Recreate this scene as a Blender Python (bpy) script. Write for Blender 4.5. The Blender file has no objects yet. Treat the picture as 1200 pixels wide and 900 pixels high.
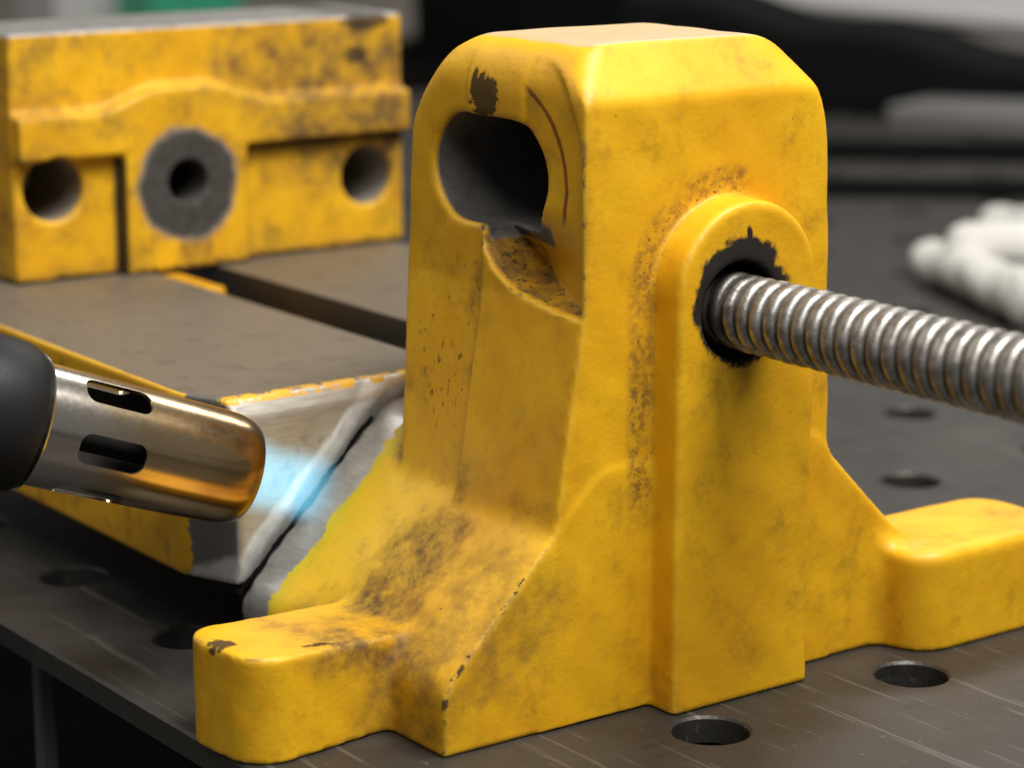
import bpy, bmesh, math, random
import numpy as np
from mathutils import Matrix, Vector

# ------------------------------------------------------------------ camera, light, exposure
# All building is done in millimetres (table top z = 0) and scaled to metres at mesh creation.
S = 0.001
scene = bpy.context.scene
COL = scene.collection

PITCH = math.radians(12.988); YAW = math.radians(36.2235)
_c, _s = math.cos(YAW), math.sin(YAW)
R_ = Vector((_s, _c, 0))
F_ = Vector((-_c * math.cos(PITCH), _s * math.cos(PITCH), -math.sin(PITCH)))
U_ = R_.cross(F_)
CAM = Vector((667.7, -520.1, 319.9))
FPX = 2926.5

cam_d = bpy.data.cameras.new('camera')
cam = bpy.data.objects.new('camera', cam_d)
COL.objects.link(cam)
rot = Matrix((R_, U_, -F_)).transposed()
cam.matrix_world = Matrix.Translation(CAM * S) @ rot.to_4x4()
cam_d.sensor_width = 36.0
cam_d.lens = FPX / 1200 * 36
cam_d.clip_start = 0.02
cam_d.clip_end = 200
cam_d.dof.use_dof = True
cam_d.dof.focus_distance = 0.90
cam_d.dof.aperture_fstop = 7.2
scene.camera = cam

world = bpy.data.worlds.new('World')
scene.world = world
world.use_nodes = True
bg = world.node_tree.nodes['Background']
bg.inputs[0].default_value = (1.0, 0.96, 0.91, 1)
bg.inputs[1].default_value = 0.16

def area(name, loc, target, size, power, color=(1, 1, 1), size_y=None):
    d = bpy.data.lights.new(name, 'AREA')
    d.energy = power; d.color = color
    d.shape = 'RECTANGLE'; d.size = size; d.size_y = size_y or size
    o = bpy.data.objects.new(name, d)
    COL.objects.link(o)
    o.location = Vector(loc)
    o.rotation_euler = (Vector(target) - Vector(loc)).to_track_quat('-Z', 'Y').to_euler()
    return o

# workshop ceiling lamps: one bank above the bench, one further off towards the viewer's right, one behind
area('ceiling_lamp_near', (0.50, 0.25, 1.55), (0.0, 0.06, 0.1), 0.9, 40, (1.0, 0.97, 0.92), 0.5)
area('ceiling_lamp_side', (1.5, -0.9, 1.9), (0, 0, 0.1), 1.2, 22, (1.0, 0.97, 0.92), 0.5)
area('ceiling_lamp_left', (-1.7, -0.7, 1.5), (-0.1, 0.0, 0.1), 1.2, 7, (1.0, 0.97, 0.92), 0.7)
area('ceiling_lamp_far', (-1.6, 2.3, 2.2), (-1.2, 2.0, 0.0), 1.4, 26, (1.0, 0.97, 0.92), 0.6)

scene.view_settings.view_transform = 'Standard'
scene.view_settings.look = 'None'
scene.view_settings.gamma = 1
scene.view_settings.exposure = 0.0
scene.view_settings.use_curve_mapping = False
scene.cycles.max_bounces = 6
scene.cycles.diffuse_bounces = 3
scene.cycles.glossy_bounces = 3
scene.cycles.transparent_max_bounces = 4
scene.cycles.caustics_reflective = False
scene.cycles.volume_step_rate = 4.0
scene.cycles.volume_max_steps = 48
scene.cycles.caustics_refractive = False

# ------------------------------------------------------------------ helpers
def tag(o, label=None, cat=None, group=None, kind=None):
    if label: o['label'] = label
    if cat: o['category'] = cat
    if group: o['group'] = group
    if kind: o['kind'] = kind
    return o

def empty(name, loc, label, cat, group=None):
    o = bpy.data.objects.new(name, None)
    o.empty_display_size = 0.05
    COL.objects.link(o)
    o.location = Vector(loc) * S
    return tag(o, label, cat, group)

def attach(o, parent):
    if parent is not None:
        o.parent = parent
        m = Matrix.Identity(4)
        p = parent
        if p.type == 'EMPTY': m = Matrix.Translation(p.location)   # mesh parents already sit at the origin
        o.matrix_parent_inverse = m.inverted()

def mesh_obj(name, verts, faces, mat, parent=None, smooth=False, scale=True):
    me = bpy.data.meshes.new(name)
    v = np.asarray(verts, dtype=np.float64)
    if scale: v = v * S
    me.from_pydata(v.tolist(), [], faces if isinstance(faces, list) else faces.tolist())
    me.update()
    if smooth:
        me.polygons.foreach_set('use_smooth', [True] * len(me.polygons))
    o = bpy.data.objects.new(name, me)
    if mat: me.materials.append(mat)
    COL.objects.link(o)
    attach(o, parent)
    return o

def bm_obj(name, bm, mat, parent=None, smooth=None):
    bmesh.ops.recalc_face_normals(bm, faces=bm.faces[:])
    bmesh.ops.scale(bm, vec=(S, S, S), verts=bm.verts[:])
    me = bpy.data.meshes.new(name)
    bm.to_mesh(me); bm.free()
    if smooth is not None:
        me.polygons.foreach_set('use_smooth', [True] * len(me.polygons))
        me.set_sharp_from_angle(angle=math.radians(smooth))
    if mat: me.materials.append(mat)
    o = bpy.data.objects.new(name, me)
    COL.objects.link(o)
    attach(o, parent)
    return o

def add_box(bm, lo, hi, bevel=0.0, seg=2, M=None):
    r = bmesh.ops.create_cube(bm, size=1.0)
    vs = r['verts']
    for v in vs:
        v.co = Vector([lo[i] + (v.co[i] + .5) * (hi[i] - lo[i]) for i in range(3)])
    if bevel:
        es = list({e for v in vs for e in v.link_edges})
        rb = bmesh.ops.bevel(bm, geom=es, offset=bevel, segments=seg, affect='EDGES', profile=.5)
        vs = list({v for f in rb['faces'] for v in f.verts} | {v for v in vs if v.is_valid})
    if M is not None:
        for v in vs: v.co = M @ v.co
    return vs

def add_prism(bm, poly, z0, z1, bevel=0.0, seg=2):
    vb = [bm.verts.new((p[0], p[1], z0)) for p in poly]
    vt = [bm.verts.new((p[0], p[1], z1)) for p in poly]
    n = len(poly); fs = [bm.faces.new(vb[::-1]), bm.faces.new(vt)]
    for i in range(n):
        fs.append(bm.faces.new((vb[i], vb[(i + 1) % n], vt[(i + 1) % n], vt[i])))
    if bevel:
        es = list({e for f in fs for e in f.edges})
        bmesh.ops.bevel(bm, geom=es, offset=bevel, segments=seg, affect='EDGES', profile=.5)

def lathe(bm, prof, seg=64, M=None):
    """prof: list of (axial, radius) along local +Z"""
    rings = []
    for a, r in prof:
        ring = []
        for i in range(seg):
            t = 2 * math.pi * i / seg
            p = Vector((r * math.cos(t), r * math.sin(t), a))
            ring.append(bm.verts.new(M @ p if M is not None else p))
        rings.append(ring)
    for k in range(len(rings) - 1):
        for i in range(seg):
            j = (i + 1) % seg
            bm.faces.new((rings[k][i], rings[k][j], rings[k + 1][j], rings[k + 1][i]))
    return rings

# ---- signed-distance casting: numpy surface nets ------------------------------------------
def smin(a, b, k):
    h = np.clip(.5 + .5 * (b - a) / k, 0, 1)
    return b + (a - b) * h - k * h * (1 - h)
def smax(a, b, k): return -smin(-a, -b, k)
def sstep(e0, e1, x):
    t = np.clip((x - e0) / (e1 - e0), 0, 1)
    return t * t * (3 - 2 * t)

def surface_nets(fn, lo, hi, h):
    ax = [np.arange(lo[i], hi[i] + h, h, dtype=np.float32) for i in range(3)]
    X, Y, Z = np.meshgrid(*ax, indexing='ij', sparse=True)
    D = fn(X, Y, Z).astype(np.float32)
    D = np.broadcast_to(D, tuple(len(a) for a in ax)).copy()
    ins = D < 0
    nx, ny, nz = D.shape
    cnt = np.zeros((nx - 1, ny - 1, nz - 1), np.uint8)
    for dx in (0, 1):
        for dy in (0, 1):
            for dz in (0, 1):
                cnt += ins[dx:nx - 1 + dx, dy:ny - 1 + dy, dz:nz - 1 + dz]
    act = (cnt > 0) & (cnt < 8)
    idx = -np.ones(cnt.shape, np.int64)
    ci = np.argwhere(act)
    idx[act] = np.arange(len(ci))
    corners = [(a, b, c) for a in (0, 1) for b in (0, 1) for c in (0, 1)]
    vals = {c: D[ci[:, 0] + c[0], ci[:, 1] + c[1], ci[:, 2] + c[2]] for c in corners}
    acc = np.zeros((len(ci), 3)); n = np.zeros(len(ci))
    for c in corners:
        for k in range(3):
            if c[k] == 0:
                c2 = list(c); c2[k] = 1; c2 = tuple(c2)
                a, b = vals[c], vals[c2]
                m = (a < 0) != (b < 0)
                t = np.where(m, a / np.where(m, a - b, 1), 0)
                p = np.array(c, float)[None, :].repeat(len(ci), 0)
                p[:, k] = t
                acc[m] += p[m]; n[m] += 1
    V = (ci + acc / n[:, None]) * h + np.array([a[0] for a in ax])
    faces = []
    for k in range(3):
        sl0 = [slice(None)] * 3; sl1 = [slice(None)] * 3
        sl0[k] = slice(0, -1); sl1[k] = slice(1, None)
        a, b = ins[tuple(sl0)], ins[tuple(sl1)]
        e = np.argwhere(a != b)
        u, w = (k + 1) % 3, (k + 2) % 3
        ok = (e[:, u] > 0) & (e[:, w] > 0) & (e[:, u] < D.shape[u] - 1) & (e[:, w] < D.shape[w] - 1)
        e = e[ok]
        q = []
        for du, dw in ((0, 0), (-1, 0), (-1, -1), (0, -1)):
            c = e.copy(); c[:, u] += du; c[:, w] += dw
            q.append(idx[c[:, 0], c[:, 1], c[:, 2]])
        q = np.stack(q, 1)
        flip = a[e[:, 0], e[:, 1], e[:, 2]]
        q[~flip] = q[~flip][:, ::-1]
        faces.append(q)
    return V, np.concatenate(faces, 0)

def fast_mesh(name, V, Q, mat, parent):
    me = bpy.data.meshes.new(name)
    V = V * S
    me.vertices.add(len(V)); me.vertices.foreach_set('co', V.astype(np.float32).ravel())
    me.loops.add(Q.size); me.loops.foreach_set('vertex_index', Q.astype(np.int32).ravel())
    me.polygons.add(len(Q))
    me.polygons.foreach_set('loop_start', np.arange(0, Q.size, 4, dtype=np.int32))
    me.polygons.foreach_set('use_smooth', np.ones(len(Q), bool))
    me.update(calc_edges=True); me.validate()
    me.materials.append(mat)
    o = bpy.data.objects.new(name, me)
    COL.objects.link(o); attach(o, parent)
    return o

# ---- shader node DSL -----------------------------------------------------------------------
class G:
    def __init__(s, name):
        s.m = bpy.data.materials.new(name); s.m.use_nodes = True
        s.t = s.m.node_tree; s.t.nodes.clear()
        s.out = s.t.nodes.new('ShaderNodeOutputMaterial')
        tc = s.t.nodes.new('ShaderNodeTexCoord')
        s.obj = tc.outputs['Object']
        v = s.t.nodes.new('ShaderNodeVectorMath'); v.operation = 'SCALE'
        v.inputs['Scale'].default_value = 1000.0
        s.t.links.new(s.obj, v.inputs[0]); s.pos = v.outputs[0]
        sp = s.t.nodes.new('ShaderNodeSeparateXYZ'); s.t.links.new(s.pos, sp.inputs[0])
        s.x, s.y, s.z = sp.outputs
        ge = s.t.nodes.new('ShaderNodeNewGeometry')
        sn = s.t.nodes.new('ShaderNodeSeparateXYZ'); s.t.links.new(ge.outputs['Normal'], sn.inputs[0])
        s.nx, s.ny, s.nz = sn.outputs
        s.point = ge.outputs['Pointiness']
    def put(s, sock, v):
        if isinstance(v, bpy.types.NodeSocket): s.t.links.new(v, sock)
        elif isinstance(v, (tuple, list)) and len(v) == 3 and sock.type == 'RGBA': sock.default_value = (*v, 1)
        else: sock.default_value = v
    def math(s, op, a, b=0.0, clamp=False):
        n = s.t.nodes.new('ShaderNodeMath'); n.operation = op; n.use_clamp = clamp
        s.put(n.inputs[0], a); s.put(n.inputs[1], b); return n.outputs[0]
    def add(s, a, b): return s.math('ADD', a, b)
    def sub(s, a, b): return s.math('SUBTRACT', a, b)
    def mul(s, a, b): return s.math('MULTIPLY', a, b)
    def mx(s, a, b): return s.math('MAXIMUM', a, b)
    def mn(s, a, b): return s.math('MINIMUM', a, b)
    def step(s, e0, e1, x):
        n = s.t.nodes.new('ShaderNodeMapRange'); n.interpolation_type = 'SMOOTHSTEP'
        s.put(n.inputs['Value'], x); s.put(n.inputs['From Min'], e0); s.put(n.inputs['From Max'], e1)
        return n.outputs[0]
    def noise(s, scale, detail=4, rough=.55, stretch=None, off=0.0, dist=0.0):
        n = s.t.nodes.new('ShaderNodeTexNoise')
        v = s.pos
        if stretch or off:
            mp = s.t.nodes.new('ShaderNodeMapping')
            s.t.links.new(v, mp.inputs[0])
            mp.inputs['Location'].default_value = (off, off * 1.7, -off)
            if stretch: mp.inputs['Scale'].default_value = stretch
            v = mp.outputs[0]
        s.t.links.new(v, n.inputs['Vector'])
        n.inputs['Scale'].default_value = scale; n.inputs['Detail'].default_value = detail
        n.inputs['Roughness'].default_value = rough; n.inputs['Distortion'].default_value = dist
        return n.outputs[0]
    def mix(s, f, a, b):
        n = s.t.nodes.new('ShaderNodeMix'); n.data_type = 'RGBA'
        s.put(n.inputs[0], f); s.put(n.inputs[6], a); s.put(n.inputs[7], b); return n.outputs[2]
    def mixf(s, f, a, b):
        n = s.t.nodes.new('ShaderNodeMix'); n.data_type = 'FLOAT'
        s.put(n.inputs[0], f); s.put(n.inputs[2], a); s.put(n.inputs[3], b); return n.outputs[0]
    def dist(s, c, w=(1, 1, 1)):
        """distance in mm from c with per-axis weights"""
        mp = s.t.nodes.new('ShaderNodeVectorMath'); mp.operation = 'SUBTRACT'
        s.t.links.new(s.pos, mp.inputs[0]); mp.inputs[1].default_value = c
        m2 = s.t.nodes.new('ShaderNodeVectorMath'); m2.operation = 'MULTIPLY'
        s.t.links.new(mp.outputs[0], m2.inputs[0]); m2.inputs[1].default_value = w
        l = s.t.nodes.new('ShaderNodeVectorMath'); l.operation = 'LENGTH'
        s.t.links.new(m2.outputs[0], l.inputs[0]); return l.outputs['Value']
    def spot(s, c, r, nz=None, amp=0.0, soft=.35, w=(1, 1, 1)):
        d = s.dist(c, w)
        if nz is not None: d = s.add(d, s.mul(s.sub(nz, .5), amp))
        return s.math('SUBTRACT', 1.0, s.step(r * (1 - soft), r * (1 + soft), d))
    def band(s, v, lo, hi, soft=1.0):
        return s.mul(s.step(lo - soft, lo + soft, v), s.math('SUBTRACT', 1.0, s.step(hi - soft, hi + soft, v)))
    def bump(s, h, strength=.3, distance=.0005, normal=None):
        n = s.t.nodes.new('ShaderNodeBump'); s.put(n.inputs['Strength'], strength)
        n.inputs['Distance'].default_value = distance; s.put(n.inputs['Height'], h)
        if normal is not None: s.put(n.inputs['Normal'], normal)
        return n.outputs[0]
    def bsdf(s, **kw):
        n = s.t.nodes.new('ShaderNodeBsdfPrincipled')
        for k, v in kw.items(): s.put(n.inputs[k.replace('_', ' ')], v)
        s.t.links.new(n.outputs[0], s.out.inputs['Surface']); return n

def simple(name, color, rough=.6, metal=0.0, nscale=.05, var=.25, bumpd=.0003, spec=.5):
    g = G(name)
    n = g.noise(nscale, 5)
    c = g.mix(n, tuple(x * (1 - var) for x in color), tuple(min(1, x * (1 + var)) for x in color))
    n2 = g.noise(nscale * 8, 4)
    g.bsdf(Base_Color=c, Roughness=g.add(rough - .1, g.mul(n2, .2)), Metallic=metal, Normal=g.bump(n2, .3, bumpd), Specular_IOR_Level=spec)
    return g.m

# yellow paint as it is on this casting: hue drift, grime, chips, scuffs, lighter edges
YEL_A, YEL_B = (0.83, 0.455, 0.009), (0.74, 0.37, 0.007)
GRIME = (0.105, 0.055, 0.020)
DARK = (0.030, 0.025, 0.021)
STEEL = (0.42, 0.405, 0.385)

def paint_finish(g, bare, grime, black, edge_amt=1.0, steel_light=0.0, fresh=0.0, edge_col=(0.86, 0.56, 0.05)):
    big = g.noise(.022, 3); mid = g.noise(.09, 5, .6, off=31); fine = g.noise(.55, 4, .65, off=7)
    speck = g.noise(.28, 3, .6, off=77)
    col = g.mix(g.step(.32, .68, big), YEL_A, YEL_B)
    col = g.mix(g.mul(g.step(.5, .72, mid), .30), col, (0.54, 0.24, 0.006))
    col = g.mix(fresh, col, (0.86, 0.50, 0.008))
    # faint overall handling grime and a few dark pinholes
    col = g.mix(g.mul(g.step(.50, .75, g.noise(.045, 5, .7, off=55)), .45), col, GRIME)
    pin = g.step(.745, .79, speck)
    col = g.mix(g.mul(pin, .75), col, DARK)
    # convex edges: lighter yellow, with scattered dark chips
    e = g.mul(g.step(.515, .56, g.point), edge_amt)
    col = g.mix(g.mul(e, .55), col, edge_col)
    echip = g.mul(g.step(.525, .56, g.point), g.step(.54, .60, g.noise(.16, 4, .6, off=13)))
    col = g.mix(g.mul(echip, .9 * min(1, edge_amt)), col, (0.09, 0.075, 0.06))
    # dirt sits in concave corners
    gr = g.mul(grime, g.mixf(g.step(.30, .70, g.noise(.075, 6, .72, off=83)), .25, 1.08))
    gr = g.math('MINIMUM', gr, .92)
    col = g.mix(gr, col, GRIME)
    brush = g.noise(1.1, 2, .5, stretch=(.10, 1.0, 1.0), off=3)
    st = g.mix(brush, tuple(c * .85 for c in STEEL), tuple(min(1, c * (1.2 + steel_light)) for c in STEEL))
    st = g.mix(g.mul(g.step(.48, .75, mid), .55), st, (0.17, 0.155, 0.14))
    st = g.mix(g.mul(g.step(.60, .75, fine), .25), st, (0.12, 0.07, 0.04))
    col = g.mix(bare, col, st)
    col = g.mix(black, col, DARK)
    met = g.mul(bare, g.sub(.80, g.mul(black, .6)))
    ro = g.mixf(bare, g.add(.36, g.mul(fine, .25)), g.add(.26, g.mul(brush, .18)))
    ro = g.mixf(g.mx(gr, black), ro, .75)
    nb = g.bump(g.noise(.42, 4, .62, off=91), g.sub(.26, g.mul(bare, .20)), .0005)
    nb = g.bump(g.noise(.05, 2, .5, off=17), .30, .0016, nb)
    g.bsdf(Base_Color=col, Metallic=met, Roughness=ro, Normal=nb, Specular_IOR_Level=g.sub(.45, g.mul(black, .38)))
    return g.m

# ------------------------------------------------------------------ materials
def m_bracket():
    g = G('yellow_bracket_paint')
    n1 = g.noise(.09, 4, .6, off=5); n2 = g.noise(.3, 4, .65, off=9); n3 = g.noise(.8, 3, .6, off=2)
    # bare ground steel beside the crack
    edge = g.add(g.x, g.add(g.mul(g.sub(n1, .5), 16), g.mul(g.sub(n2, .5), 9)))
    bare = g.sub(1.0, g.step(-119.0, -117.0, edge))
    # bare bore of the sleeve hole
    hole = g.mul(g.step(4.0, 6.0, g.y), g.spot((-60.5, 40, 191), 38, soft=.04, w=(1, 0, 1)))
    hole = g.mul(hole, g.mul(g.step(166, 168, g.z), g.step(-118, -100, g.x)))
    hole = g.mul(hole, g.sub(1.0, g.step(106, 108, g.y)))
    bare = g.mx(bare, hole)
    chip = g.spot((-61, 2, 219), 7.5, n2, 13, .12, (.9, .5, 1))
    chip2 = g.spot((-68, 2, 224), 3.0, n2, 7, .2, (1.6, .5, .6))
    # the chipped spot on the lug corner and lug rim
    c3 = g.spot((-52, -117, 38.5), 4.5, n2, 9, .15)
    c3 = g.mx(c3, g.mul(g.spot((0, -42, 42), 24, n1, 4, .2, (2.5, .7, .7)), g.mul(g.step(-3.0, -1.5, g.x), g.mul(g.step(.517, .535, g.point), g.step(.52, .57, g.noise(.2, 3, .6, off=71))))))
    c4 = g.spot((-36, -88, 37), 1.6, n2, 5, .25, (1, .3, 1))
    c5 = g.spot((-6, 95, 240), 4, n2, 9, .2)
    chips = g.mx(g.mx(chip, chip2), g.mx(c3, g.mx(c4, c5)))
    # grime spots: foot of the column, flank smears, around the boss, scoop floor
    gr = g.spot((-106, 2, 74), 10, n1, 12, .5)
    gr = g.mx(gr, g.spot((-88, 0, 68), 11, n1, 16, .5))
    gr = g.mx(gr, g.mul(g.spot((-58, -38, 48), 30, n1, 44, .5, (1.5, 1, 1)), .95))
    gr = g.mx(gr, g.mul(g.spot((-10, -40, 45), 30, n1, 50, .5, (1, 1, 1)), .6))
    gr = g.mx(gr, g.mul(g.spot((-30, -72, 38), 22, n1, 30, .5, (.8, 1, 1.4)), .9))
    gr = g.mx(gr, g.mul(g.spot((-30, -62, 34), 15, n1, 22, .5), .9))
    gr = g.mx(gr, g.mul(g.spot((-90, -62, 30), 13, n1, 22, .5), .75))
    gr = g.mx(gr, g.mul(g.spot((-20, -60, 15), 20, n1, 22, .5, (1, 1, .7)), .7))
    # brown scuff band along the left flank of the boss
    dy = g.math('ABSOLUTE', g.sub(g.y, 63)); dz = g.math('MAXIMUM', g.sub(g.z, 152.5), 0.0)
    rad = g.math('SQRT', g.add(g.mul(dy, dy), g.mul(dz, dz)))
    ring = g.mul(g.band(rad, 33, 43, 2.5), g.mul(g.step(-1, .2, g.x), g.sub(1.0, g.step(66, 80, g.y))))
    ring = g.mul(ring, g.mul(g.sub(1.0, g.step(1.5, 3, g.x)), g.step(60, 90, g.z)))
    gr = g.mx(gr, g.mul(ring, g.mixf(g.step(.38, .6, n2), .25, .85)))
    # scoop floor
    sc = g.mul(g.step(.25, .6, g.nz), g.mul(g.band(g.z, 140, 182, 2), g.band(g.x, -66, 0, 2)))
    sc = g.mul(sc, g.mul(g.step(1.0, 3.5, g.y), g.sub(1.0, g.step(34, 36, g.y))))
    gr = g.mx(gr, g.mul(sc, .95)); scs = g.mul(sc, g.step(.56, .64, n2))
    # speckled scratches on the left strip
    sp = g.mul(g.spot((-80, 0, 128), 26, n1, 10, .4, (1.2, .3, .8)), g.step(.60, .68, g.noise(.42, 3, .6, stretch=(1, 1, .45), off=61)))
    sp2 = g.mul(g.mx(ring, 0), g.step(.62, .68, g.noise(.5, 3, .6, off=44)))
    # greasy black round the screw
    r0 = g.math('SQRT', g.add(g.math('POWER', g.sub(g.y, 58.5), 2.0), g.math('POWER', g.mul(g.sub(g.z, 150), .93), 2.0)))
    r0 = g.add(r0, g.add(g.mul(g.sub(n1, .5), 12), g.mul(g.sub(n2, .5), 5)))
    grease = g.mul(g.sub(1.0, g.step(20.5, 23.5, r0)), g.step(-60, -50, g.x))
    spike = g.spot((15, 62, 170), 3.6, n2, 5, .2, (0, 2.4, .55))
    spike = g.mul(spike, g.step(5, 8, g.x))
    deep = g.mul(g.sub(1.0, g.step(17.5, 18.0, g.math('SQRT', g.add(g.math('POWER', g.sub(g.y, 58.5), 2.0), g.math('POWER', g.sub(g.z, 146), 2.0))))), 1.0)
    black = g.mx(g.mx(grease, spike), g.mul(g.mx(g.mx(sp, sp2), scs), .75))
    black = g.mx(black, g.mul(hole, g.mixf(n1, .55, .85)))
    black = g.mx(black, g.mul(chips, .9))
    ra = g.math('SQRT', g.add(g.math('POWER', g.add(g.x, 57.0), 2.0), g.math('POWER', g.mul(g.sub(g.z, 191), 1.15), 2.0)))
    ra = g.add(ra, g.mul(g.sub(n1, .5), 3))
    arc = g.mul(g.band(ra, 42.2, 44.2, .5), g.mul(g.step(-40, -34, g.x), g.mul(g.step(176, 182, g.z), g.sub(1.0, g.step(10, 14, g.y)))))
    arc = g.mul(arc, g.step(.3, .7, g.math('ABSOLUTE', g.ny)))
    fresh = g.mul(g.spot((-95, -38, 50), 42, n1, 18, .4), .85)
    halo = g.mul(g.sub(1.0, g.step(-117, -108, edge)), g.sub(1.0, bare))
    # unpainted machined top, lightly soiled; thin red-brown scribed arc beside the hole
    top = g.mul(g.step(.9, .97, g.nz), g.step(236, 238, g.z))
    m = paint_finish(g, bare, gr, black, 1.0, .35, fresh)
    pb = [n for n in g.t.nodes if n.type == 'BSDF_PRINCIPLED'][0]
    src = pb.inputs['Base Color'].links[0].from_socket
    src = g.mix(g.mul(halo, .65), src, (0.62, 0.52, 0.02))
    cc = g.mix(g.mul(top, .8), src, (0.46, 0.37, 0.25))
    g.t.links.new(g.mix(g.mul(arc, .85), cc, (0.14, 0.018, 0.006)), pb.inputs['Base Color'])
    return m

def m_jaw():
    g = G('yellow_jaw_paint')
    n1 = g.noise(.06, 5, .65, off=5); n2 = g.noise(.22, 4, .65, off=9)
    top = g.step(216.5, 217.3, g.z)
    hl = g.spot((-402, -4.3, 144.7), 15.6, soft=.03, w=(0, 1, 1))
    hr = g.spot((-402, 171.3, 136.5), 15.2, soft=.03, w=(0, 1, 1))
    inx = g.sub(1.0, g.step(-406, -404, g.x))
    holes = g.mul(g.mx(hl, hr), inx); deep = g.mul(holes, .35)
    ring = g.mul(g.spot((-394, 63, 142), 27, n1, 9, .10, (0, 1, 1)), g.step(-440, -430, g.x))
    drip = g.spot((-394, 66, 112), 9, n2, 9, .3, (0, 1, .55))
    bare = g.mx(g.mx(top, holes), ring)
    black = g.mul(ring, g.mixf(n2, .82, 1.0))
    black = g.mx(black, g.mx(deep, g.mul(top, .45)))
    chip = g.mx(g.spot((-400, 172, 215.5), 5, n2, 5, .2, (0, .35, 1)), g.spot((-400, 165, 198), 4, n2, 8, .3, (0, .6, 1)))
    black = g.mx(black, g.mul(chip, .85))
    black = g.mx(black, g.mul(g.sub(1.0, g.step(101, 104, g.add(g.z, g.mul(g.sub(n2, .5), 9)))), .8))
    st = g.mul(g.spot((-400, 175, 172), 48, n1, 90, .5, (.2, .7, 1.2)), 1.0)
    st = g.mx(st, g.mul(g.step(.42, .66, g.noise(.035, 5, .65, off=66)), .75))
    st = g.mx(st, g.mul(g.spot((-400, 140, 194), 34, n1, 70, .5, (.2, .6, 1.2)), .85))
    st = g.mx(st, g.mul(drip, .85))
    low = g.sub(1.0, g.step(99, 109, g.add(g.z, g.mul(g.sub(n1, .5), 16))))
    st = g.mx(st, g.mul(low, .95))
    ledge = g.mul(g.band(g.z, 178, 190, 2), g.step(.3, .7, n1))
    st = g.mx(st, g.mul(ledge, .6))
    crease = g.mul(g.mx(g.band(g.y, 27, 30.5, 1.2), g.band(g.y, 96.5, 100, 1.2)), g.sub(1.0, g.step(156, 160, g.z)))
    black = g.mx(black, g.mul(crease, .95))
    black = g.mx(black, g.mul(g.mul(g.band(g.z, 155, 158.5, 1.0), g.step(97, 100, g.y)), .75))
    return paint_finish(g, bare, st, black, .8, .6, 0.0)

def m_rail():
    g = G('slide_rail_steel')
    n1 = g.noise(.09, 5, .6, off=5); n2 = g.noise(.3, 4, .65, off=9)
    up = g.mul(g.step(.85, .95, g.nz), g.step(99.5, 100.3, g.z))
    e = g.add(g.x, g.add(g.mul(g.sub(n1, .5), 10), g.mul(g.sub(n2, .5), 6)))
    endz = g.step(-161, -159.5, e)
    inner = g.mx(g.mul(g.step(30, 34, g.y), g.sub(1.0, g.step(120, 124, g.y))), 0.0)
    bare = g.mx(g.mx(up, endz), inner)
    # chips of yellow left along the end lip
    lip = g.mul(g.band(g.z, 98.2, 101, .5), g.step(-147, -144.5, g.x))
    lip = g.mul(lip, g.step(.42, .52, g.noise(.16, 6, .75, off=21)))
    bare = g.math('SUBTRACT', bare, lip, clamp=True)
    black = g.mul(inner, g.sub(1.0, up)); black = g.mul(black, .8)
    grime = g.mul(g.step(.52, .7, n1), .6)
    big = g.noise(.022, 3); mid = g.noise(.07, 5, .65, off=31); fine = g.noise(.55, 4, .65, off=7)
    col = g.mix(g.step(.35, .65, big), YEL_A, YEL_B)
    col = g.mix(g.mul(grime, .6), col, GRIME)
    col = g.mix(g.mul(g.step(.53, .58, g.point), .6), col, (.85, .55, .05))
    brush = g.noise(.35, 4, .6, stretch=(.12, 1.4, .6), off=3)
    stt = g.mix(brush, (0.150, 0.125, 0.095), (0.215, 0.185, 0.145))
    stt = g.mix(g.mul(g.step(.5, .72, mid), .55), stt, (0.10, 0.08, 0.06))
    ground = g.noise(.9, 3, .5, stretch=(1, .12, .9), off=3)
    endc = g.mix(ground, (0.36, 0.335, 0.30), (0.62, 0.59, 0.54))
    rust = g.mul(g.step(.48, .62, mid), g.band(g.z, 62, 84, 8))
    endc = g.mix(g.mul(rust, .55), endc, (.20, .135, .08))
    endc = g.mix(g.mul(g.sub(1.0, g.step(.3, .75, g.nx)), .7), endc, (0.075, 0.07, 0.066))  # faces turned away from the end: their shade painted as darker steel
    q = g.mul(g.sub(g.sub(g.z, g.y), 84.2), .7071)
    q = g.add(q, g.mul(g.sub(n1, .5), 5))
    gb = g.mul(g.sub(1.0, g.step(9.5, 12.5, q)), endz)
    scr = g.noise(1.0, 2, .5, stretch=(1, .3, .3), off=12)
    endc = g.mix(gb, endc, g.mix(scr, (.60, .59, .57), (.94, .93, .91)))
    st2 = g.mix(up, endc, stt)
    col = g.mix(bare, col, st2); col = g.mix(black, col, DARK)
    met = g.mul(bare, g.mixf(up, .62, .35))
    ro = g.mixf(bare, .45, g.mixf(up, g.add(.30, g.mul(ground, .25)), g.add(.38, g.mul(mid, .22))))
    nb = g.bump(g.add(g.mul(brush, .6), g.mul(fine, .3)), .14, .0003)
    g.bsdf(Base_Color=col, Metallic=met, Roughness=ro, Normal=nb)
    return g.m

def m_bevel():
    g = G('ground_bright_steel')
    n = g.noise(.5, 5, .7, stretch=(1, .5, .9)); n2 = g.noise(.18, 4, .6, off=4)
    c = g.mix(n, (.26, .25, .24), (.60, .59, .57))
    c = g.mix(g.mul(g.step(.55, .7, n2), .55), c, (.20, .18, .16))
    g.bsdf(Base_Color=c, Metallic=.6, Roughness=g.add(.34, g.mul(n2, .22)), Normal=g.bump(n, .4, .0005))
    return g.m

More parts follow.
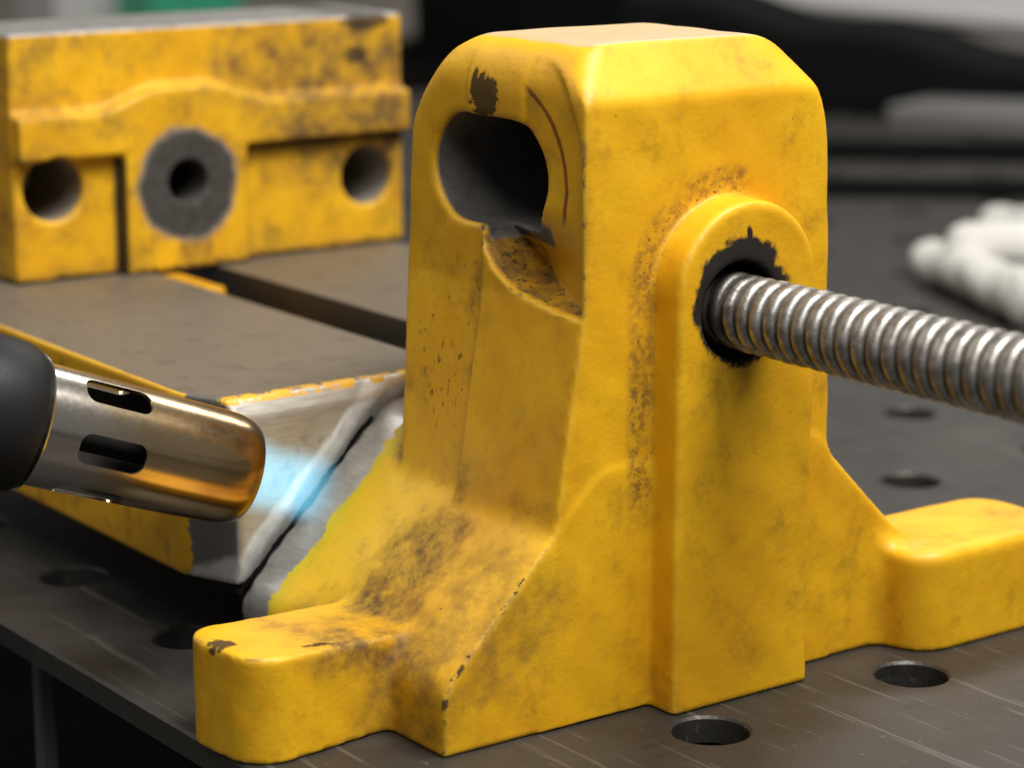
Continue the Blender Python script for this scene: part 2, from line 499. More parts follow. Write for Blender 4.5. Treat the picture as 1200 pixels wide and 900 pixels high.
def m_table():
    g = G('table_steel')
    n = g.noise(.006, 5, .6); n2 = g.noise(.04, 6, .65, off=8); n3 = g.noise(.7, 4, .6, off=4)
    c = g.mix(n2, (0.030, 0.028, 0.026), (0.082, 0.076, 0.068))
    c = g.mix(g.mul(g.step(.5, .7, n), .5), c, (0.10, 0.09, 0.077))
    sc = g.noise(.12, 3, .7, stretch=(.06, 1.6, 1), off=40)
    c = g.mix(g.mul(g.step(.60, .66, sc), .45), c, (.20, .19, .175))
    sc2 = g.noise(.10, 3, .7, stretch=(1.5, .10, 1), off=90)
    c = g.mix(g.mul(g.step(.62, .67, sc2), .35), c, (.015, .014, .013))
    c = g.mix(g.mul(g.step(.70, .74, g.noise(.16, 3, .6, off=15)), .6), c, (.19, .17, .15))
    g.bsdf(Base_Color=c, Metallic=.55, Roughness=g.add(.36, g.mul(n2, .22)), Normal=g.bump(g.add(n3, n2), .3, .0004), Specular_IOR_Level=.5)
    return g.m

def m_screw():
    g = G('screw_steel')
    n = g.noise(.25, 5, .6); n2 = g.noise(.9, 3, off=3)
    r = g.math('SQRT', g.add(g.math('POWER', g.sub(g.y, 58.5), 2.0), g.math('POWER', g.sub(g.z, 146), 2.0)))
    c = g.mix(g.step(.3, .7, n), (.20, .185, .17), (.44, .42, .39))
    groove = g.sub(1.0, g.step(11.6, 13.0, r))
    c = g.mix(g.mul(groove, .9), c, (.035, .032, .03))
    gre = g.sub(1.0, g.step(17, 26, g.add(g.x, g.mul(g.sub(n, .5), 14))))
    c = g.mix(g.mul(gre, .8), c, (.04, .036, .033))
    g.bsdf(Base_Color=c, Metallic=g.sub(.85, g.mul(groove, .6)), Roughness=g.add(.32, g.mul(n2, .2)), Normal=g.bump(n2, .35, .0003), Specular_IOR_Level=g.sub(.5, g.mul(groove, .45)))
    return g.m

def m_nozzle(axis_o, axis_d):
    g = G('heat_tinted_nozzle')
    d = g.t.nodes.new('ShaderNodeVectorMath'); d.operation = 'SUBTRACT'
    g.t.links.new(g.pos, d.inputs[0]); d.inputs[1].default_value = axis_o
    dp = g.t.nodes.new('ShaderNodeVectorMath'); dp.operation = 'DOT_PRODUCT'
    g.t.links.new(d.outputs[0], dp.inputs[0]); dp.inputs[1].default_value = axis_d
    t = dp.outputs['Value']          # 0 at the mouth, negative back to the handle
    n = g.noise(.035, 4, .6, dist=1.2); n2 = g.noise(.6, 3, stretch=(.2, 1, 1))
    tt = g.add(t, g.mul(g.sub(n, .5), 46))
    c = g.mix(g.step(-80, -50, tt), (.66, .62, .56), (.58, .44, .26))
    c = g.mix(g.step(-32, -10, tt), c, (.40, .27, .14))
    c = g.mix(g.step(-6, -1, g.add(t, g.mul(g.sub(n2, .5), 3))), c, (.25, .17, .11))
    # inside painted near-black for the shade seen through the slots
    ln = g.t.nodes.new('ShaderNodeVectorMath'); ln.operation = 'LENGTH'
    g.t.links.new(d.outputs[0], ln.inputs[0])
    rad = g.math('SQRT', g.sub(g.math('POWER', ln.outputs['Value'], 2.0), g.math('POWER', t, 2.0)))
    inner_shade = g.mul(g.sub(1.0, g.step(20.75, 20.95, rad)), g.sub(1.0, g.step(-22, -18, t)))
    c = g.mix(inner_shade, c, (.02, .016, .013))
    g.bsdf(Base_Color=c, Metallic=g.sub(1.0, g.mul(inner_shade, .7)), Roughness=g.add(g.add(.16, g.mul(n2, .1)), g.mul(inner_shade, .4)), Normal=g.bump(n2, .03, .0001))
    return g.m

def m_plastic():
    g = G('black_plastic'); n = g.noise(.6, 4)
    g.bsdf(Base_Color=(.012, .012, .013), Roughness=g.add(.42, g.mul(n, .2)), Specular_IOR_Level=.25, Normal=g.bump(n, .3, .0002))
    return g.m

def m_cotton():
    g = G('white_cotton'); n = g.noise(.03, 4); n2 = g.noise(.5, 5, .7, off=5)
    c = g.mix(n, (.84, .83, .79), (.72, .70, .64))
    g.bsdf(Base_Color=c, Roughness=.95, Normal=g.bump(n2, .8, .002))
    return g.m

def m_flame(axis_o, axis_d):
    g = G('blue_gas_flame')
    d = g.t.nodes.new('ShaderNodeVectorMath'); d.operation = 'SUBTRACT'
    g.t.links.new(g.pos, d.inputs[0]); d.inputs[1].default_value = axis_o
    dp = g.t.nodes.new('ShaderNodeVectorMath'); dp.operation = 'DOT_PRODUCT'
    g.t.links.new(d.outputs[0], dp.inputs[0]); dp.inputs[1].default_value = axis_d
    ln = g.t.nodes.new('ShaderNodeVectorMath'); ln.operation = 'LENGTH'
    g.t.links.new(d.outputs[0], ln.inputs[0])
    t = dp.outputs['Value']
    r = g.math('SQRT', g.math('MAXIMUM', g.sub(g.math('POWER', ln.outputs['Value'], 2.0), g.math('POWER', t, 2.0)), 0.0))
    k = g.mul(g.sub(1.0, g.step(7.5, 16.0, g.add(r, g.mul(g.sub(g.noise(.05, 2), .5), 4)))), g.sub(1.0, g.step(26, 40, t)))
    e = g.t.nodes.new('ShaderNodeEmission')
    e.inputs[0].default_value = (.20, .66, .92, 1); g.put(e.inputs[1], g.mul(k, 36.0))
    g.t.links.new(e.outputs[0], g.out.inputs['Volume'])
    return g.m

# ------------------------------------------------------------------ setting: floor and table
floor_m = simple('workshop_floor', (.11, .10, .095), .7, 0, .002, .3)
mesh_obj('floor', [(-14000, -14000, -850), (14000, -14000, -850), (14000, 14000, -850), (-14000, 14000, -850)], [[0, 1, 2, 3]], floor_m)['kind'] = 'structure'

table_m = m_table()
table = empty('welding_table', (-500, 600, -850), 'dark steel perforated welding table the yellow vise stands on', 'table')
def build_table():
    x0, nx_, y0, ny_, p, r, th = -1767.4 + 50 + .0, 22, -117.6, 15, 100.0, 14.0, 10.0
    # hole centres at x = -267 + 100 k, y = -68 + 100 k
    x0 = -317.0 - 1400
    seg = 32
    V = []; Fc = []
    key = {}
    def vid(x, y, z):
        k = (round(x, 3), round(y, 3), round(z, 3))
        if k not in key: key[k] = len(V); V.append(k)
        return key[k]
    for i in range(nx_):
        for j in range(ny_):
            cx_, cy_ = x0 + 50 + p * i, y0 + 50 + p * j
            ring, rin, low, sq = [], [], [], []
            for k in range(seg):
                t = 2 * math.pi * (k + .5) / seg
                ct, st = math.cos(t), math.sin(t)
                ring.append(vid(cx_ + (r + 1) * ct, cy_ + (r + 1) * st, 0))
                rin.append(vid(cx_ + r * ct, cy_ + r * st, -1))
                low.append(vid(cx_ + r * ct, cy_ + r * st, -th))
                m = max(abs(ct), abs(st))
                sq.append(vid(cx_ + 50 * ct / m, cy_ + 50 * st / m, 0))
            cor = {}
            for k in range(seg):
                n = (k + 1) % seg
                a, b = V[sq[k]], V[sq[n]]
                if abs(a[0] - b[0]) > .01 and abs(a[1] - b[1]) > .01:
                    cxx = a[0] if abs(abs(a[0] - cx_) - 50) < .01 else b[0]
                    cyy = a[1] if abs(abs(a[1] - cy_) - 50) < .01 else b[1]
                    Fc.append([ring[k], sq[k], vid(cxx, cyy, 0), sq[n], ring[n]])
                else:
                    Fc.append([ring[k], sq[k], sq[n], ring[n]])
                Fc.append([rin[k], ring[k], ring[n], rin[n]])
                Fc.append([low[k], rin[k], rin[n], low[n]])
    x1, y1 = x0 + p * nx_, y0 + p * ny_
    # rounded-over rim and edge faces
    b = 1.2
    for (ax, ay, bx, by, ox, oy) in ((x0, y0, x1, y0, 0, -b), (x1, y0, x1, y1, b, 0), (x1, y1, x0, y1, 0, b), (x0, y1, x0, y0, -b, 0)):
        s = len(V)
        V.extend([(ax, ay, 0), (bx, by, 0), (bx + ox, by + oy, -b), (ax + ox, ay + oy, -b), (bx + ox, by + oy, -th), (ax + ox, ay + oy, -th)])
        Fc.extend([[s, s + 3, s + 2, s + 1], [s + 3, s + 5, s + 4, s + 2]])
    o = mesh_obj('tabletop', V, Fc, table_m, table)
    return x0, x1, y0, y1
tx0, tx1, ty0, ty1 = build_table()
leg_m = simple('painted_table_leg', (.07, .066, .062), .6, 0)
dark_m = simple('black_lacquered_steel', (.006, .0055, .0055), .7, 0, spec=.15)
for (a, b_) in ((-232, -117.6 + 12), (tx0 + 60, ty0 + 60), (tx1 - 90, ty0 + 60), (tx0 + 60, ty1 - 90), (tx1 - 90, ty1 - 90)):
    bm = bmesh.new(); w = 7 if a == -232 else 60
    add_box(bm, (a, b_, -850), (a + w, b_ + (8 if w < 10 else 60), -10.1), 1.5)
    bm_obj('leg', bm, leg_m, table)
for k in range(8):   # stiffening webs under the plate
    bm = bmesh.new()
    y = ty0 + 90 + k * 190
    add_box(bm, (tx0 + 10, y, -110), (tx1 - 10, y + 12, -10.2), 1.5)
    bm_obj('stiffening_web', bm, dark_m, table)
bm = bmesh.new()
add_box(bm, (tx0 + 130, ty0 + 150, -520), (tx1 - 130, ty1 - 150, -500), 2)
bm_obj('lower_shelf', bm, dark_m, table)

# ------------------------------------------------------------------ the vise
vise = empty('machine_vise', (-200, 58.5, 0), 'battered yellow cast iron machine vise with a cracked foot on the steel table', 'vise')

def lerp_curve(x, xs, ys): return np.interp(x, xs, ys).astype(np.float32)

def bracket_sdf(X, Y, Z):
    wob = .16 * np.sin(X * .11 + Z * .07) * np.cos(Y * .09 + Z * .05) + .10 * np.sin(X * .27 + 1.3) * np.sin(Z * .23 + Y * .21)
    # ---- depth relief of the -Y face as a function of x, z (column only)
    zc = np.interp(X, [-66, -62, -55, -42, -22, -1, 20], [178, 168, 159, 152.5, 149, 147, 147])   # scoop rim curve
    a = sstep(-62.8, -61.2, X) * (1 - sstep(-1.0, 1.0, Z - zc))               # 1 on the proud lower pad
    qx = np.abs(X + 65.5) - 63 + 36; qz = Z - 236.5 + 36                          # arched panel
    ar = np.sqrt(np.maximum(qx, 0) ** 2 + np.maximum(qz, 0) ** 2) + np.minimum(np.maximum(qx, qz), 0) - 36
    arch = 1 - sstep(-1.6, .6, ar)
    dep = 2.4 * arch * (1 - a)
    key = sstep(-73.5, -71.8, X) * (1 - sstep(-39, -37.3, X)) * sstep(205, 206, Z)
    dep = dep - 1.1 * key * arch
    scoop = sstep(-1, 1, Z - zc) * sstep(-66, -62, X) * (.42 * np.clip(-X - 1, 0, 60)) * (1 - sstep(158, 184, Z))
    dep = dep + scoop
    fl = np.clip((150 - Z) / 88, 0, 1.5)                                                # column spreads a little towards the foot
    dep = dep - 14 * fl
    # ---- column
    d = smax(X, dep - Y, 2.6)
    d = smax(d, Y - (121 - .035 * Z), 3.0)
    d = smax(d, (-126 + .078 * Z + 21 * fl) - X, 3.0)
    top = Z - 240.5
    def cham(u0, w0, u1, w1, U, W):      # plane through (u0,w0),(u1,w1), outward = up
        nu, nw = (w1 - w0), -(u1 - u0)
        if nw < 0: nu, nw = -nu, -nw
        L = math.hypot(nu, nw)
        return ((U - u0) * nu + (W - w0) * nw) / L
    d = smax(d, top, 2.0)
    d = smax(d, cham(0, 222, -14, 240.5, X, Z), 1.6)
    d = smax(d, cham(113.8, 222, 99, 241.5, Y, Z), 14.0)
    d = smax(d, cham(-102, 222, -85, 240.5, X, Z), 9.0)
    d = smax(d, cham(0, 227, 11, 240.5, Y, Z), 6.0)
    d = np.maximum(d, -5 - Z)
    # ---- flared foot, 45 degree flanks, both sides
    f = np.maximum(-60 - Y, Y - 177)
    f = smax(f, (-Y + Z - 84.2) * .7071, 5.0)
    f = smax(f, (Y - 117 + Z - 84.2) * .7071, 5.0)
    f = smax(f, Z - 92, 6.0)
    f = smax(f, X, 2.0)
    # ground-out weld bevel along the broken rear edge
    flank = np.maximum(np.maximum((-Y + Z - 84.2) * .7071, -60 - Y), Z - 92)
    back = -137.7 - X
    wn = .9 * np.sin(Y * .55 + Z * .31) + .7 * np.sin(Y * .21 - Z * .43)
    f = np.maximum(f, back + .35 * wn)
    f = smax(f, (back + flank + 1.2 + .7 * wn) * .7071, .8)
    d = smin(d, f, 2.5)
    # ---- clamping lugs
    def lug(cx, cy, hx, hy, r, h, rot=0.0):
        c, s = math.cos(rot), math.sin(rot)
        u = (X - cx) * c + (Y - cy) * s; v = -(X - cx) * s + (Y - cy) * c
        qx, qy = np.abs(u) - hx + r, np.abs(v) - hy + r
        l = np.sqrt(np.maximum(qx, 0) ** 2 + np.maximum(qy, 0) ** 2) + np.minimum(np.maximum(qx, qy), 0) - r
        return smax(l, Z - h, 4.0)
    l1 = smax(lug(-55, -81, 23, 40, 15, 400, .12), Z - (36.5 + (-Y - 80) * .07), 2.5)
    d = smin(d, l1, 5.0)
    l2 = smax(lug(-6, 192, 27, 44, 16, 400, 0.0), Z - 40, 5.0)
    d = smin(d, l2, 9.0)
    # ---- screw boss: arch that runs down into the foot
    by = np.abs(Y - 63); bz = np.maximum(Z - 152.5, 0)
    b = np.sqrt(by ** 2 + bz ** 2) - 32.5
    b = smax(b, X - 15, 3.0)
    b = np.maximum(b, -30 - X)
    d = smin(d, b, 2.0)
    d = d + wob
    # ---- bores
    ho = smax((np.sqrt(((X + 60.5) / 35.0) ** 2 + ((Z - 192) / 24.5) ** 2) - 1) * 24.5, np.abs(Z - 192) - 20.0, 2.5)
    ho = np.maximum(ho, Y - 84)
    d = smax(d, -ho, 1.8)
    sb = np.sqrt((Y - 58.5) ** 2 + (Z - 146) ** 2) - 17.5
    sb = np.maximum(sb, -60 - X)
    d = smax(d, -sb, 1.5)
    # tapped cross bore that opens inside the sleeve hole
    cb = np.sqrt((X + 40) ** 2 + (Y - 60) ** 2) - 22
    cb = np.maximum(cb, np.abs(Z - 191) - 40)
    d = np.maximum(d, -cb)
    d = np.maximum(d, .15 - Z)
    return d

V, Q = surface_nets(bracket_sdf, (-142, -128, -3), (26, 242, 245), 1.25)
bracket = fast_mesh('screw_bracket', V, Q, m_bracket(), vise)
bracket['label'] = 'yellow bracket column with sleeve hole and flared cracked foot'

def jaw_sdf(X, Y, Z):
    wob = .35 * np.sin(Y * .08 + Z * .06) + .2 * np.sin(Y * .21 - Z * .17)
    d = smax(X + 402 + wob * .6, -25 - Y, 2.5)
    d = smax(d, Y - 194, 2.5)
    d = smax(d, Z - 218.5, 2.0)
    d = np.maximum(d, 100.3 - Z); d = np.maximum(d, -470 - X)
    # proud band with an arch over the centre boss
    zt = 180.5 + 9.5 * (sstep(16, 52, Y) * (1 - sstep(76, 112, Y)))
    band = np.maximum(Z - zt, 158.5 - Z); 
    boss = np.maximum(np.abs(Y - 63.3) - 34, Z - 178)
    pr = np.minimum(band, boss)
    pr = smax(pr, X + 394 + wob * .5, 3.0)
    pr = np.maximum(pr, np.maximum(-24.2 - Y, Y - 193.2)); pr = np.maximum(pr, 100.3 - Z); pr = np.maximum(pr, -430 - X)
    d = smin(d, pr, 3.0)
    for cy, cz, r, dep in ((-4.3, 144.7, 15.5, 66), (171.3, 136.5, 15.0, 66), (63.5, 143.5, 10.5, 66)):
        h = np.sqrt((Y - cy) ** 2 + (Z - cz) ** 2) - r
        h = np.maximum(h, (-394 - dep) - X)
        d = smax(d, -h, 1.2)
    return d
V, Q = surface_nets(jaw_sdf, (-474, -29, 97), (-388, 198, 222), 1.5)
jaw = fast_mesh('fixed_jaw', V, Q, m_jaw(), vise)
jaw['label'] = 'yellow fixed jaw block with three bolt holes at the far end'

# slide rails
rail_m = m_rail()
def rail(poly, z0, z1, name='slide_rail'):
    bm = bmesh.new()
    add_prism(bm, poly, z0, z1)
    bm.edges.ensure_lookup_table()
    # generous chamfer on the upper end lip
    es = [e for e in bm.edges if all(v.co.z > z1 - .1 for v in e.verts) and all(v.co.x > -139 for v in e.verts)]
    bmesh.ops.bevel(bm, geom=es, offset=6.5, segments=1, affect='EDGES')
    es = [e for e in bm.edges if e.calc_face_angle(0) > .3]
    bmesh.ops.bevel(bm, geom=es, offset=.8, segments=2, affect='EDGES', profile=.5)
    bmesh.ops.triangulate(bm, faces=[f for f in bm.faces if len(f.verts) > 4])
    return bm_obj(name, bm, rail_m, vise, 35)
def left_rail_sdf(X, Y, Z):
    q = (-Y + Z - 84.2) * .7071                     # distance above the broken flank line
    wv = 1.0 * np.sin(Y * .19 + Z * .11) + .6 * np.sin(Y * .43 - Z * .3)
    d = np.maximum(X + 137.2, -470 - X)
    g = (X + 137.2 + .26 * np.clip(10.5 + wv - q, 0, 40)) / 1.03
    d = smax(d, g, .8)
    d = smax(d, Z - 100.7, 1.0); d = np.maximum(d, 27 - Z)
    d = smax(d, -71 - Y, 1.2)
    d = smax(d, Y - 45, 1.2)
    d = smax(d, ((X + 138) * 10.5 - (Y + 60.5) * 26) / 28.04, 1.5)        # cut vertical corner
    d = smax(d, (X + 137.2 + 5.0 + (Z - 100.7) * .62) / 1.18, 1.0)        # lip chamfer
    return d
V, Q = surface_nets(left_rail_sdf, (-473, -74, 24), (-133, 49, 104), 1.35)
left_rail = fast_mesh('slide_rail', V, Q, rail_m, vise)
right_rail = rail([(-470, 78), (-130, 78), (-130, 188), (-470, 188)], 28, 100.6)
left_rail['label'] = 'flat grey slide rail with bare ground end at the crack'
bm = bmesh.new(); add_box(bm, (-468, 45.3, 28), (-139, 77.7, 58), 1)
bm_obj('channel_floor', bm, dark_m, vise)
yel2 = simple('yellow_web_paint', (.62, .30, .008), .5, 0, .12, .35)
bm = bmesh.new(); add_box(bm, (-401, 45.4, 58.5), (-352, 60, 99), 3); bm_obj('channel_web', bm, yel2, vise)

# the dark fissure at the root of the ground groove
def fissure():
    rng = random.Random(4); n = 60
    bm = bmesh.new(); prev = None
    A = np.array([-60.0, 23.5]); B = np.array([2.0, 86.0]); per = np.array([-.7071, .7071])
    for i in range(n + 1):
        t = i / n; p = A + (B - A) * t
        w = (.35 + .6 * math.sin(i * .31) * math.sin(i * .13) + rng.uniform(-.25, .25)) * (1.25 - .8 * t)
        o = .5 * math.sin(i * .5) + rng.uniform(-.25, .25)
        a_ = p + per * (o - 1.2); b_ = p + per * (o + w)
        ring = [bm.verts.new((-145.0, *a_)), bm.verts.new((-145.0, *b_)), bm.verts.new((-139.2, *b_)), bm.verts.new((-139.2, *a_))]
        if prev:
            for k in range(4): bm.faces.new((prev[k], prev[(k + 1) % 4], ring[(k + 1) % 4], ring[k]))
        else: bm.faces.new(ring)
        prev = ring
    bm.faces.new(prev[::-1])
    return bm_obj('fissure', bm, dark_m, left_rail)
fissure()

# lead screw
def lead_screw():
    pitch, x0, x1, per, seg = 7.2, -55.0, 330.0, 20, 64
    n = int((x1 - x0) / pitch * per)
    xs = np.linspace(x0, x1, n + 1)
    th = np.linspace(0, 2 * np.pi, seg, endpoint=False)
    XX, TT = np.meshgrid(xs, th, indexing='ij')
    ph = (XX / pitch - TT / (2 * np.pi)) % 1.0
    tri = np.abs(ph - .5) * 2                   # 0 at crest, 1 at root
    prof = np.sqrt(np.clip(1 - (tri / .86) ** 2, 0, 1))            # rounded, worn crests with narrow roots
    rr = 11.0 + 2.8 * prof + .12 * np.sin(XX * .3 + TT * 3)
    V = np.stack([XX, 58.5 + rr * np.cos(TT), 146 + rr * np.sin(TT)], -1).reshape(-1, 3)
    i, k = np.meshgrid(np.arange(n), np.arange(seg), indexing='ij')
    a = i * seg + k; b = i * seg + (k + 1) % seg
    Fq = np.stack([a, a + seg, b + seg, b], -1).reshape(-1, 4)
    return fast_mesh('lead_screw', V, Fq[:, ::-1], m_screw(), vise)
lead_screw()

# ------------------------------------------------------------------ gas torch
tip = Vector((-115.9, -70.0, 79.2))
fw, dn = .50, .225
ax = (R_ * math.sqrt(1 - fw * fw - dn * dn) + F_ * fw - U_ * dn).normalized()
torch = empty('gas_torch', tip - ax * 300, 'gas torch with heat tinted metal nozzle playing a blue flame on the crack', 'torch')
zq = Vector((0, 0, 1)).rotation_difference(ax).to_matrix().to_4x4()
# roll so that local +X faces the camera
camdir = (CAM - tip).normalized()
e2 = (camdir - ax * camdir.dot(ax)).normalized(); e3 = ax.cross(e2)
TM = Matrix.Translation(tip) @ Matrix((e2, e3, ax)).transposed().to_4x4()
noz_m = m_nozzle(tuple(tip), tuple(ax))
bm = bmesh.new()
outer = [(-112, 22.6), (-95, 22.4), (-60, 22.0), (-30, 21.5), (-14, 21.2), (-8, 20.9), (-4, 20.3), (-1.5, 19.4), (-.4, 18.4)]
inner = [(-.8, 17.6), (-3, 18.0), (-10, 19.4), (-60, 20.6), (-112, 21.2)]
rings = lathe(bm, outer + inner, 96, TM)
for i in range(96):
    j = (i + 1) % 96
    bm.faces.new((rings[-1][i], rings[-1][j], rings[0][j], rings[0][i]))
nozzle = bm_obj('nozzle', bm, noz_m, torch, 40)
def capsule_cutter(ang, a0, a1, hw):
    b = bmesh.new(); pts = []
    rc = hw * .72
    for ccx, ccy, q in ((a1 - rc, hw - rc, 0), (a0 + rc, hw - rc, 1), (a0 + rc, -hw + rc, 2), (a1 - rc, -hw + rc, 3)):
        for k in range(7):
            t = math.pi / 2 * (q + k / 6); pts.append((ccx + rc * math.cos(t), ccy + rc * math.sin(t)))
    Mr = TM @ Matrix.Rotation(ang, 4, 'Z')
    lo = [b.verts.new(Mr @ Vector((12, v, u))) for u, v in pts]
    hi = [b.verts.new(Mr @ Vector((34, v, u))) for u, v in pts]
    n = len(pts); b.faces.new(lo[::-1]); b.faces.new(hi)
    for i in range(n): b.faces.new((lo[i], lo[(i + 1) % n], hi[(i + 1) % n], hi[i]))
    bmesh.ops.recalc_face_normals(b, faces=b.faces[:])
    bmesh.ops.scale(b, vec=(S, S, S), verts=b.verts[:])
    me = bpy.data.meshes.new('cut'); b.to_mesh(me); b.free()
    o = bpy.data.objects.new('cut', me); COL.objects.link(o); return o
cuts = [capsule_cutter(a, -73.0, -47.5, 5.6) for a in [math.radians(12 + 60 * k) for k in range(6)]]
for c in cuts:
    md = nozzle.modifiers.new('slot', 'BOOLEAN'); md.operation = 'DIFFERENCE'; md.object = c; md.solver = 'EXACT'
bpy.context.view_layer.update()
dg = bpy.context.evaluated_depsgraph_get()
nm = bpy.data.meshes.new_from_object(nozzle.evaluated_get(dg))
nozzle.modifiers.clear(); old = nozzle.data; nozzle.data = nm; nm.name = 'nozzle'
bpy.data.meshes.remove(old)
for c in cuts:
    me = c.data; bpy.data.objects.remove(c); bpy.data.meshes.remove(me)
plastic = m_plastic()
bm = bmesh.new()
lathe(bm, [(a + 9 if a > -290 else a, r) for a, r in [(-300, 0), (-300, 24), (-295, 27), (-200, 28.5), (-150, 28.5), (-127, 28.2), (-125.5, 27.4), (-124.5, 27.0), (-123, 27.4), (-121.5, 28.2),
           (-108, 28.0), (-101, 27.2), (-97.5, 25.6), (-96.3, 23.6), (-96.3, 22.3)]], 72, TM)
bm_obj('handle', bm, plastic, torch, 40)
bm = bmesh.new()
lathe(bm, [(-88, 22.5), (-86.6, 25.0), (-85.9, 24.6), (-85.6, 22.3)], 72, TM)
bm_obj('trim_ring', bm, simple('bright_ring', (.7, .69, .67), .25, 1.0), torch, 40)
bm = bmesh.new()
lathe(bm, [(-70, 6), (-25, 6), (-25, 3), (-70, 3)], 24, TM)
bm_obj('burner_tube', bm, simple('dark_burner', (.012, .010, .009), .7, .3), torch, 40)
bm = bmesh.new()
lathe(bm, [(-6, .1), (-6, 11), (2, 16.0), (12, 17), (22, 18), (32, 18), (38, 15), (41, 9.0), (42, .05)], 32, TM)
bm_obj('flame', bm, m_flame(tuple(tip), tuple(ax)), torch, 60)

# ------------------------------------------------------------------ things in the background
def at(px, py, z):
    d = F_ + R_ * ((px - 600) / FPX) - U_ * ((py - 450) / FPX)
    return CAM + d * ((z - CAM.z) / d.z)

def glove():
    def cap(X, Y, Z, a, b, r0, r1):
        a, b = np.array(a), np.array(b); ab = b - a; L = ab @ ab
        t = np.clip(((X - a[0]) * ab[0] + (Y - a[1]) * ab[1] + (Z - a[2]) * ab[2]) / L, 0, 1)
        return np.sqrt((X - a[0] - t * ab[0]) ** 2 + (Y - a[1] - t * ab[1]) ** 2 + (Z - a[2] - t * ab[2]) ** 2) - (r0 + t * (r1 - r0))
    f1a, f1b = at(1092, 304, 16), at(1215, 352, 18)
    f2a, f2b = at(1138, 285, 34), at(1255, 290, 32)
    palm = at(1300, 335, 24); f3a, f3b = at(1170, 262, 18), at(1260, 280, 24)
    cuff = at(1400, 360, 24); th = at(1290, 400, 14)
    P = [np.array(v) for v in (f1a, f1b, f2a, f2b, palm, f3a, f3b, cuff, th)]
    def fn(X, Y, Z):
        d = cap(X, Y, Z, P[0], P[1], 14, 17)
        d = smin(d, cap(X, Y, Z, P[2], P[3], 15, 17), 7)
        d = smin(d, cap(X, Y, Z, P[5], P[6], 14, 16), 6)
        d = smin(d, cap(X, Y, Z, P[1], P[4], 17, 26), 10)
        d = smin(d, cap(X, Y, Z, P[3], P[4], 17, 26), 10)
        d = smin(d, cap(X, Y, Z, P[6], P[4], 16, 26), 10)
        d = smin(d, cap(X, Y, Z, P[4], P[7], 30, 34), 12)
        d = smin(d, cap(X, Y, Z, P[8], P[4], 13, 18), 10)
        d = d + 1.6 * np.sin(X * .10 + Z * .12) * np.sin(Y * .09 + 1) + .3 * np.sin(X * .41 + Y * .37)
        return np.maximum(d, .5 - Z)
    A = np.array(P); lo = A.min(0) - 45; hi = A.max(0) + 45; lo[2] = -4
    V, Q = surface_nets(fn, lo, hi, 3.0)
    o = fast_mesh('work_glove', V, Q, m_cotton(), None)
    tag(o, 'white cotton work glove lying crumpled on the steel table behind the screw', 'glove')
glove()

def boxes(name, label, cat, parts, loc):
    t = empty(name, loc, label, cat)
    for pn, lo, hi, m, bv in parts:
        bm = bmesh.new(); add_box(bm, lo, hi, bv); bm_obj(pn, bm, m, t)
    return t

pale = simple('pale_laminate', (.62, .61, .60), .45, 0, .004, .08)
greym = simple('grey_apron', (.52, .49, .46), .5, .1, .004, .1)
brownm = simple('brown_grey_board', (.20, .175, .15), .6, 0, .004, .15)
blackm = simple('black_rubber', (.006, .006, .006), .8, 0, .01, .2, spec=.1)
charc = simple('charcoal_shelf', (.022, .020, .019), .7, 0, .01, .2, spec=.2)

# pale workbench beyond the table (front edge roughly along the vise axis)
boxes('workbench', 'pale topped workbench with grey apron far behind the vise', 'workbench', [
    ('tabletop', (-2250, 1822, 52), (600, 2600, 62), pale, 2),
    ('apron', (-2245, 1832, -20), (595, 1850, 51.8), greym, 2),
    ('shelf', (-2240, 1900, -330), (590, 2550, -300), charc, 2),
    ('back_panel', (-2240, 2560, -850), (590, 2580, 50), charc, 2),
    ('leg', (-2240, 1850, -850), (-2180, 1910, -20), charc, 2),
    ('leg', (530, 1850, -850), (590, 1910, -20), charc, 2)], (-800, 2200, -850))
# low grey cabinet behind the jaw
boxes('metal_cabinet', 'grey metal cabinet far behind the yellow jaw block', 'cabinet', [
    ('top_panel', (-4300, 700, -8), (-2340, 2500, 4), brownm, 3),
    ('body', (-4290, 710, -850), (-2350, 2490, -8.3), charc, 3)], (-3300, 1600, -850))
p = at(125, 14, 30)
boxes('white_carton', 'pale carton beyond the top left of the jaw block', 'carton', [
    ('carton_body', (p.x - 110, p.y - 90, 4.3), (p.x + 20, p.y + 10, 90), pale, 3), ('lid', (p.x - 112, p.y - 92, 90.4), (p.x + 22, p.y + 12, 100), pale, 3)], (p.x - 45, p.y - 40, 4))
greenm = simple('green_plastic', (.05, .42, .25), .45, 0, .02, .15)
p = at(252, 14, 30)
boxes('green_bin', 'green plastic bin beside the pale carton in the far background', 'bin', [
    ('bin_body', (p.x - 130, p.y - 120, 4.3), (p.x + 30, p.y + 30, 80), greenm, 5), ('rim', (p.x - 134, p.y - 124, 80.4), (p.x + 34, p.y + 34, 92), greenm, 3)], (p.x - 50, p.y - 40, 4))

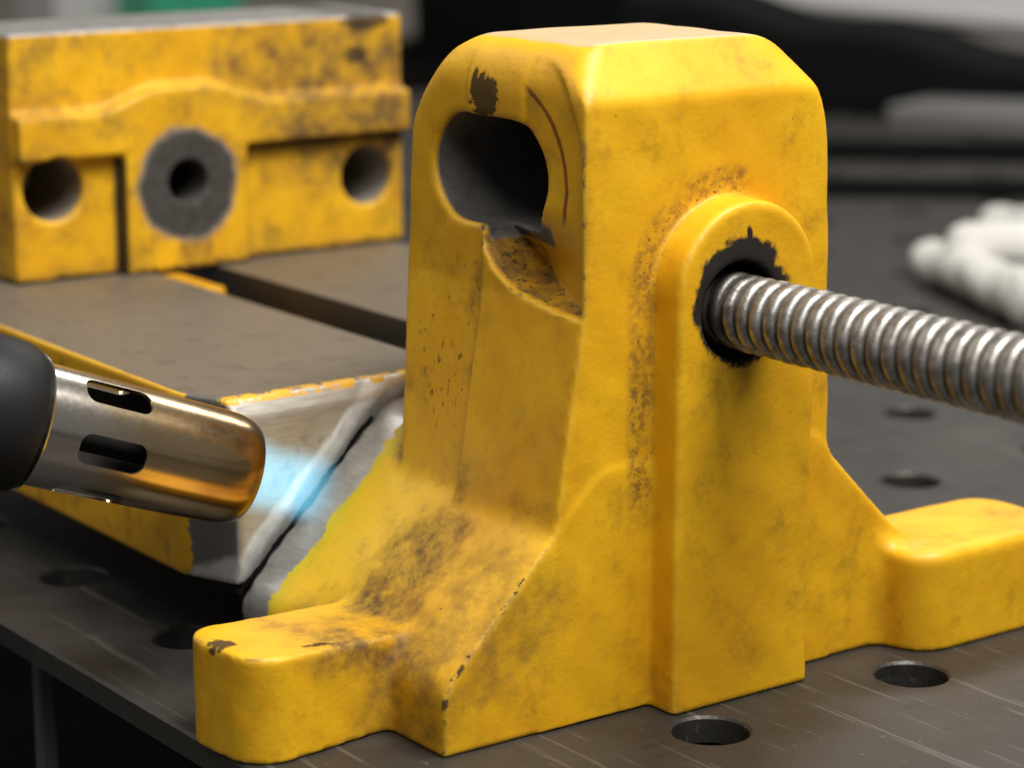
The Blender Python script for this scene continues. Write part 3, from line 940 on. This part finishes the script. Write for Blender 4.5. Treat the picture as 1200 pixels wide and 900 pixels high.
# dark items standing on the table behind the bracket
def bag():
    t = None
    c = at(1000, 118, 0)
    def fn(X, Y, Z):
        u = (X - c.x) * .80 + (Y - c.y) * .60; v = -(X - c.x) * .60 + (Y - c.y) * .80
        d = np.maximum(np.abs(v) - 130, np.abs(u - 90) - 330)
        top = 88 - .16 * u + 6 * np.sin(u * .03) + 4 * np.sin(v * .05)
        d = smax(d, Z - top, 18)
        return np.maximum(d, .5 - Z)
    V, Q = surface_nets(fn, (c.x - 480, c.y - 480, -6), (c.x + 520, c.y + 520, 150), 8.0)
    o = fast_mesh('tool_bag', V, Q, blackm, None)
    tag(o, 'black sagging tool bag blurred on the table behind the bracket', 'bag')
bag()
a = at(1000, 222, 0)
def bar(name, px, py, L, w, h, label, mat):
    c = at(px, py, 0)
    bm = bmesh.new()
    M = Matrix.Translation((c.x, c.y, 0)) @ Matrix.Rotation(math.radians(50), 4, 'Z')
    add_box(bm, (-L / 2, -w / 2, .4), (L / 2, w / 2, h), 2, 2, M)
    o = bm_obj(name, bm, mat, None); tag(o, label, 'steel bar', 'dark steel bars on the table')
bar('steel_bar', 1010, 228, 420, 30, 14, 'nearer of two dark steel bars lying behind the bracket', blackm)
bar('steel_bar', 1000, 186, 520, 26, 18, 'farther of two dark steel bars lying behind the bracket', blackm)

bm = bmesh.new(); c = at(1190, 165, 0)
add_box(bm, (-150, -130, .4), (150, 130, 22), 3, 2, Matrix.Translation((c.x - 60, c.y + 150, 0)) @ Matrix.Rotation(math.radians(20), 4, 'Z'))
tag(bm_obj('metal_plate', bm, simple('light_grey_plate', (.20, .195, .19), .5, .1, .01, .1), None), 'grey metal plate lying behind the tool bag', 'plate')
p = at(640, 8, 60)
boxes('black_case', 'black case in the far background above the bracket top', 'case', [
    ('case_body', (p.x - 130, p.y - 130, 4.3), (p.x + 130, p.y + 130, 95), blackm, 8), ('lid', (p.x - 132, p.y - 132, 95.4), (p.x + 132, p.y + 132, 120), blackm, 6)], (p.x, p.y, 4))
